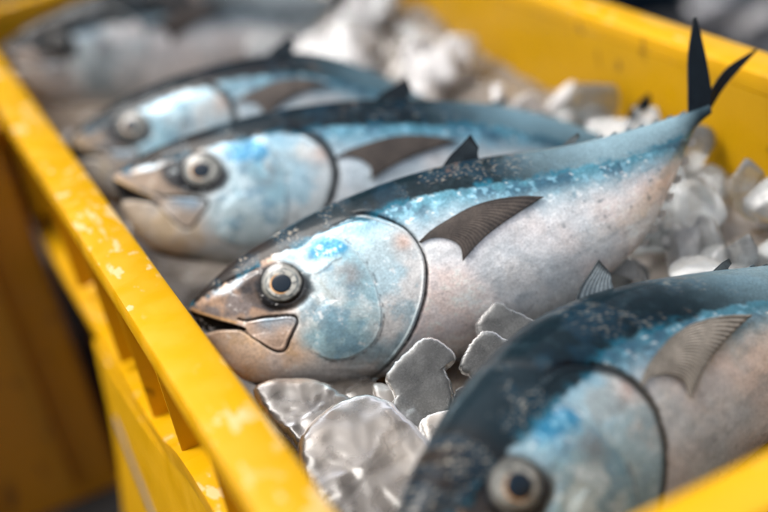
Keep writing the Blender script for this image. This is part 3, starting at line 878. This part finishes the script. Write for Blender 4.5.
# flared lower panel between near corner and the gap, with a narrow slot
def px(z):
    return .0635 - .038 * (-.128 - z) / .27
gz = np.linspace(GZ + .004, -.127, 24)
edge = lambda z: .875 + .05 * np.sin((z + .13) * 22) * .3
V, k = [], 30
for z in gz:
    zz = max(z, -1)
    for t in np.linspace(0, 1, k):
        y = .33 + (edge(z) - .33) * t
        top = np.interp(y, pth[::-1, 0], pth[::-1, 1]) - .017
        z2 = (GZ + .004) + (z - GZ - .004) / (-.127 - GZ - .004) * (top - GZ - .004)
        V.append((px(z2), y, z2 - GZ))
V = np.array(V)
W = V + np.array([.003, 0, 0])
nv = len(V); f1 = grid_faces(24, k); idx = np.arange(nv).reshape(24, k)
rm = np.concatenate([idx[0, :-1], idx[:-1, -1], idx[-1, :0:-1], idx[:0:-1, 0]]); r2 = np.roll(rm, -1)
mk('lower_panel', np.vstack([V, W]), np.vstack([f1[:, ::-1], f1 + nv, np.stack([rm, rm + nv, r2 + nv, r2], 1)]), M_YEL, crate, False)
sl = np.array([(.832, -.190), (.80, -.2005), (.742, -.216), (.70, -.232)])
V = []
for y, z in sl:
    for dz, dx in ((.004, -.0012), (-.004, -.0012), (-.004, .001), (.004, .001)):
        V.append((px(z + dz) + dx, y, z + dz - GZ))
mk('slot', V, [tuple(r) for r in grid_faces(4, 4, True)] + [(3, 2, 1, 0), (12, 13, 14, 15)], M_SLOT, crate, False)

# a second, lower crate on the left, its shade put into the plastic colour
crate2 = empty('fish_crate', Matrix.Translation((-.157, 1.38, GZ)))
tag(crate2, 'stained yellow crate, shade painted into its brown colour, at the left edge outside the fish crate', 'crate')
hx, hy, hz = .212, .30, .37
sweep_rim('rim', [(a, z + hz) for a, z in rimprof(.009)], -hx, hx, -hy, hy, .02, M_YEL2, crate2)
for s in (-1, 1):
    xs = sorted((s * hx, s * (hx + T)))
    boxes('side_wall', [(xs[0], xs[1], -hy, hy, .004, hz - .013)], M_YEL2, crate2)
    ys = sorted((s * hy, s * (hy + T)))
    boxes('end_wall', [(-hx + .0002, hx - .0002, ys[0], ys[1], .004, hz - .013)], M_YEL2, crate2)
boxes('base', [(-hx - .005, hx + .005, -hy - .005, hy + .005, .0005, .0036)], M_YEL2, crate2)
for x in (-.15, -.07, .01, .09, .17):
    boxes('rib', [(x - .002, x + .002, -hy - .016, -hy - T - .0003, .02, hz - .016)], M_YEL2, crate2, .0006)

# ------------------------------------------------------------------ the fish
GRP = 'whole fish laid side by side on ice in the yellow crate'
Fish('fish', 'sharply focused silver fish in the middle, dark back, snout against the left rim',
     (.10478, .66141, -.036), (.96883, -.21998, .11395), (-.0602, .4568, .8875), (1, 1, 1), 1.0, 1, 0.0, (150, 0, 0), GRP)
Fish('fish', 'blue cheeked fish with open mouth lying just behind the sharply focused fish',
     (.1083, .8286, -.0073), (.9495, -.3048, -.0741), (.1856, .3553, .9162), (1.104, 1.104 * .92, 1.104), 1.6, 11, .8, (222, 0, -.0040), GRP, gillw=2.2, tone=.78, dshift=2.5, eye=.75)
Fish('fish', 'blurred blue headed fish between the very blurred grey fish and the open mouthed one',
     (.1010, .9675, -.0191), (.9456, -.3220, .0464), (.1206, .4794, .8693), (.994, .994, .994), 2.2, 23, .9, (180, 0, -.0048), GRP, gillw=2.2, tone=.5, dshift=5, eye=.55)
Fish('fish', 'very blurred grey fish at the far back, cut off by the top edge',
     (.1000, 1.2600, -.0080), (.9746, -.2233, .0164), (.0529, .1009, .9922), (1.02, 1.02, 1.02), 2.6, 37, 0.0, (180, 0, -.002), GRP, dshift=12, grey=.6, tone=1.0, eye=.3)
Fish('fish', 'nearest fish with dark glossy back, its blurred head at the bottom right',
     (.1095, .4000, -.0470), (.867, .488, .005), (-.150, .390, .908), (1.27 * .84, 1.27 * .88, 1.27), 1.15, 51, .4, (120, .002, -.0014), GRP, ((96, 92, 86), (176, 170, 160)), .22, ((92, 104, 110), (160, 172, 176)), dshift=6, tone=.82, gillw=2.4, eye=.7)

# ------------------------------------------------------------------ ice
rng = np.random.default_rng(5)
def bed(x, y):
    z = -.104 + .010 * (fbm(x, y, .07, 3) - .5) * 2
    z = z + .030 * sstep(.36, .46, x) * sstep(.48, .60, y)
    z = z + .008 * sstep(.25, .42, x) * sstep(.85, 1.0, y)
    z = z + .020 * sstep(1.02, 1.10, y) * sstep(1.18, 1.1, y)
    z = z - .055 * np.exp(-(((x - .27) / .13) ** 2 + ((y - .44) / .07) ** 2) ** 2)
    return z
gx, gy = np.linspace(X0 + .0005, X1 - .0005, 190), np.linspace(Y0 + .0005, Y1 - .0005, 520)
A, B = np.meshgrid(gx, gy, indexing='ij')
Zb = bed(A.ravel(), B.ravel())
lump = np.abs(fbm(A.ravel(), B.ravel(), .022, 60, 3) - .5) * .006 + np.abs(fbm(A.ravel(), B.ravel(), .06, 66, 2) - .5) * .016
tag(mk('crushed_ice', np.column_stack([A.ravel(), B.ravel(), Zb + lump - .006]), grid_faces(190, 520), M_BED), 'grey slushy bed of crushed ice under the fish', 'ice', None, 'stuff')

def ico(sub):
    bm = bmesh.new(); bmesh.ops.create_icosphere(bm, subdivisions=sub, radius=1)
    v = np.array([p.co for p in bm.verts]); f = np.array([[q.index for q in p.verts] for p in bm.faces]); bm.free()
    return v, f
IV, IF = ico(5)
def chunk_mesh(seed, flat=1.0, sharp=9.0):
    r = np.random.default_rng(seed)
    k = 13
    nrm = r.normal(size=(k, 3)); nrm /= np.linalg.norm(nrm, axis=1)[:, None]
    d = r.uniform(.62, 1.0, k)
    q = np.clip(IV @ nrm.T, .02, None) / d                         # 1/r for each plane
    rad = 1 / (np.sum(q ** sharp, axis=1) ** (1 / sharp))
    n3 = lambda s, sd: (fbm(IV[:, 0] * 3 + 7, IV[:, 1] * 3 + IV[:, 2] * 2.3, s, sd, 4) - .5)
    rad = np.minimum(rad, 1.35) * (1 + .10 * n3(1.6, seed + 3) + .015 * n3(.3, seed + 9))
    return IV * rad[:, None] * np.array([1, .86, flat])
CH = []
for k in range(14):
    V = chunk_mesh(100 + k, (.55, .75, .45)[k % 3], (14, 20, 28)[k % 3])
    me = bpy.data.meshes.new('ice_chunk')
    me.from_pydata(V.tolist(), [], IF.tolist()); me.update()
    me.polygons.foreach_set('use_smooth', [True] * len(me.polygons))
    CH.append(me)
def ice(pos, size, mat, label, group, rot=None, var=None):
    me = CH[int(rng.integers(len(CH))) if var is None else var]
    key = me.name + mat.name
    m2 = bpy.data.meshes.get(key)
    if m2 is None:
        m2 = me.copy(); m2.name = key; m2.materials.clear(); m2.materials.append(mat)
    ob = bpy.data.objects.new('ice_chunk', m2); COL.objects.link(ob)
    ob.location = pos
    ob.rotation_euler = rot if rot is not None else tuple(rng.uniform(-math.pi, math.pi, 3))
    s = size * rng.uniform(.85, 1.15, 3)
    ob.scale = tuple(s)
    tag(ob, label, 'ice', group)
    return ob

# two frosted slabs in focus between the middle and the nearest fish, a darker one behind them
def slab(name, outline, origin, e1, e2, thick, label, mat, wav=.0):
    o2 = smooth_line(outline, 150, True)
    e1, e2 = np.array(e1), np.array(e2); nn = np.cross(e1, e2)
    cen = o2.mean(0); n_ = len(o2)
    o2 = o2 + (o2 - cen) / np.linalg.norm(o2 - cen, axis=1)[:, None] * (0.0016 * (vnoise(np.arange(n_) / 5.0, np.zeros(n_), 5) - .5) + .0009 * (vnoise(np.arange(n_) / 1.6, np.zeros(n_), 9) - .5))[:, None]
    P = []
    K = 26
    for s_ in np.concatenate([np.linspace(.01, .86, 14), 1 - .14 * np.cos(np.linspace(0.1, math.pi / 2, 12))]):
        xy = cen + (o2 - cen) * s_
        z = thick * .5 * np.clip(1 - s_ ** 14, 0, 1) ** .5 + (.0007 + wav) * (fbm(xy[:, 0], xy[:, 1], .016, 8, 3) - .5) * min(1, (1 - s_) * 8 + .15)
        P.append(np.column_stack([xy, z]))
    for s_ in (.985, .9, .6, .02):
        xy = cen + (o2 - cen) * s_
        P.append(np.column_stack([xy, np.full(n_, -thick * .5 * (1 - s_ ** 6) ** .5)]))
    P = np.vstack(P)
    W = np.array(origin) + P[:, :1] * e1 + P[:, 1:2] * e2 + P[:, 2:] * nn
    c = W.mean(0)
    ob = mk(name, W - c, grid_faces(len(P) // n_, n_, True), mat)
    ob.location = c
    return tag(ob, label, 'ice', 'pieces of ice around the fish')
#SLABS

SO, S1, S2 = np.array((.2038, .5474, -.075)), (.9747, -.138, .1761), (0.0, .7873, .6166)
SN = np.cross(S1, S2)
slab('ice_chunk', [(-0.0035, 0.0241), (0.0041, 0.025), (0.0105, 0.0202), (0.0136, 0.012), (0.0129, 0.0059), (0.0067, 0.0047), (0.0058, -0.0006), (0.0045, -0.0066), (-0.0008, -0.0166), (-0.0079, -0.0222), (-0.0161, -0.0228), (-0.0234, -0.022), (-0.0301, -0.0138), (-0.032, -0.0056), (-0.0299, -0.0004), (-0.0268, 0.003), (-0.0267, 0.0138), (-0.0233, 0.017), (-0.0145, 0.0207)],
     SO, S1, S2, .010, 'large flat frosted grey ice slab, its tall outline touching the throat of the middle fish', M_FROST)
slab('ice_chunk', [(0.0318, 0.0141), (0.0398, 0.0104), (0.0432, 0.0034), (0.0503, -0.0018), (0.0441, -0.0044), (0.038, -0.0062), (0.0282, -0.0099), (0.0194, -0.0122), (0.0147, -0.0059), (0.0119, 0.0021), (0.0195, 0.0084)],
     SO - SN * .004, S1, S2, .010, 'pointed frosted ice slab right of the tall slab, against the back of the nearest fish', M_FROST)
slab('ice_chunk', [(0.0322, 0.0214), (0.042, 0.0276), (0.0499, 0.0286), (0.0553, 0.0212), (0.0598, 0.0133), (0.063, 0.0042), (0.0527, -0.0046), (0.0382, 0.0032), (0.0312, 0.0125)],
     SO - SN * .014, S1, S2, .014, 'dark glassy ice piece behind the pointed slab, under the middle fish belly', M_FROST)
slab('ice_chunk', [(0.0051, -0.0063), (0.012, -0.0062), (0.0182, -0.0103), (0.020, -0.0158), (0.0095, -0.0202), (-0.0008, -0.0211), (-0.002, -0.014)],
     SO - SN * .013, S1, S2, .010, 'small ice piece wedged between the tall slab and the dark back of the nearest fish', M_FROST)
G0 = 'pieces of ice around the fish'
# broad melting slabs in the front left corner
FX, FY = (.995, 0, .10), (0, .955, .295)
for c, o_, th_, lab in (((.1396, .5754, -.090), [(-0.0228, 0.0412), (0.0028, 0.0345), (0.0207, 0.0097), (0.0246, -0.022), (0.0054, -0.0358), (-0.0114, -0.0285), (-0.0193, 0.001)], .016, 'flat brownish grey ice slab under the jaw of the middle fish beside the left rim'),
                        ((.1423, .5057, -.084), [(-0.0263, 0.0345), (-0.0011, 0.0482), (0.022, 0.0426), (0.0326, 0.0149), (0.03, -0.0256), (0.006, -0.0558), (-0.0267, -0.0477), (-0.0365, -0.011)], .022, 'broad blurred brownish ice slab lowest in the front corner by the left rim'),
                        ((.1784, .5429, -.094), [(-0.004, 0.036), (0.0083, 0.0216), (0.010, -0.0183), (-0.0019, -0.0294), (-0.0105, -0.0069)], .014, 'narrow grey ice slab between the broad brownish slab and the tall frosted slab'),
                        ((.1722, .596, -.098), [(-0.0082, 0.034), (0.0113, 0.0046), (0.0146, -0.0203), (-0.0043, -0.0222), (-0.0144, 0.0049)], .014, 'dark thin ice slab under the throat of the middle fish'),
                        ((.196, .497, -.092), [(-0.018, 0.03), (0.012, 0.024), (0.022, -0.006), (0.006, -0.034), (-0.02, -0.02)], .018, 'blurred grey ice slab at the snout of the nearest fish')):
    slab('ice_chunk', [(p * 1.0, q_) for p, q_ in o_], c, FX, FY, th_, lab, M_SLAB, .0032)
G0 = 'pieces of ice around the fish'
def scatter(nx, xr, yr, size, mats, label, lift=.35, zx=0.0):
    for k in range(nx):
        x, y = rng.uniform(*xr), rng.uniform(*yr)
        s = rng.uniform(*size)
        z = float(bed(np.array([x]), np.array([y]))[0]) + s * lift * rng.uniform(.4, 1.4) + zx * rng.uniform(0, 1)
        ice((x, y, z), s, mats[k % len(mats)], label, G0)
scatter(44, (.375, .450), (.49, .72), (.011, .022), (M_CLEAR, M_CLEAR, M_CLEAR, M_ICE), 'clear wet ice lump heaped by the right wall near the tail of the middle fish', .5, .015)
scatter(30, (.31, .445), (.73, .84), (.012, .021), (M_CLEAR, M_ICE, M_SNOW), 'blurred glassy ice lump heaped in front of the right wall behind the middle fish', .4, .02)
scatter(46, (.30, .445), (.86, 1.20), (.018, .030), (M_SNOW, M_CLEAR, M_SNOW), 'blurred white ice lump along the far right wall behind the fish tails', .5, .012)
scatter(16, (.12, .30), (1.04, 1.11), (.016, .026), (M_SNOW, M_ICE), 'blurred pale ice lump in the gap between the two farthest fish', .4)
scatter(20, (.27, .40), (.335, .385), (.012, .019), (M_SLAB, M_ICE), 'brownish wet ice lump beside the belly of the nearest fish at the right edge', 3.2, .015)
scatter(22, (.25, .39), (.52, .60), (.009, .016), (M_ICE, M_CLEAR, M_ICE), 'small ice lump between the belly of the middle fish and the nearest fish', .3)
scatter(10, (.115, .22), (.76, .80), (.012, .02), (M_ICE,), 'small ice lump under the second fish beside the left rim', .1)

# ------------------------------------------------------------------ blurred things behind the crate
# added dark screen, mostly unseen, keeps horizon sky off fish backs; foot shows
V = []
nx, nz_ = 90, 14
for k_ in range(nx):
    t = k_ / (nx - 1)
    x, y = 1.20 - 3.3 * t, 1.70 + 1.05 * t
    for j_ in range(nz_):
        z = GZ + .004 + 1.45 * j_ / (nz_ - 1)
        w = .022 * math.sin(t * 46 + .6 * math.sin(j_ * .7)) + .012 * math.sin(t * 97 + j_ * .3)
        V.append((x + .3 * w, y + w, z))
V = np.array(V); W = V + np.array([.004, .012, 0]); nv = len(V)
f1 = grid_faces(nx, nz_); idx = np.arange(nv).reshape(nx, nz_)
rm = np.concatenate([idx[0, :-1], idx[:-1, -1], idx[-1, :0:-1], idx[:0:-1, 0]]); r2 = np.roll(rm, -1)
scr = mk('sky_block_screen', np.vstack([V, W]), np.vstack([f1, f1[:, ::-1] + nv, np.stack([rm, r2, r2 + nv, rm + nv], 1)]), M_BLUE)
tag(scr, 'dark blue screen added behind the crate to block the horizon sky, its foot blurred at the top right', 'screen')

m, n, l, b, o = new_mat('steel')
b.inputs['Base Color'].default_value = (.22, .22, .23, 1); b.inputs['Metallic'].default_value = 1; b.inputs['Roughness'].default_value = .32
M_STEEL = m
tray = empty('tray', Matrix.Translation((1.22, 1.42, GZ)))
tag(tray, 'grey metal tray on the ground behind the crate at the right edge', 'tray')
boxes('tray_floor', [(-.16, .22, -.16, .13, .02, .024)], M_STEEL, tray)
boxes('tray_rim', [(-.165, -.160, -.165, .135, .018, .06), (.22, .225, -.165, .135, .018, .06), (-.1598, .2198, -.165, -.1602, .018, .06), (-.1598, .2198, .1302, .135, .018, .06)], M_STEEL, tray)
for x, y, s, lab in ((1.157, 1.615, .030, 'pale round ice lump on the dark ground behind the crate'), (1.20, 1.63, .028, 'brownish ice lump beside the pale round one behind the crate'),
                     (1.165, 1.50, .036, 'bright white ice lump in the metal tray at the right edge')):
    ice((x, y, GZ + .02 + s * .5), s, M_SNOW, lab, 'ice spilled behind the crate')
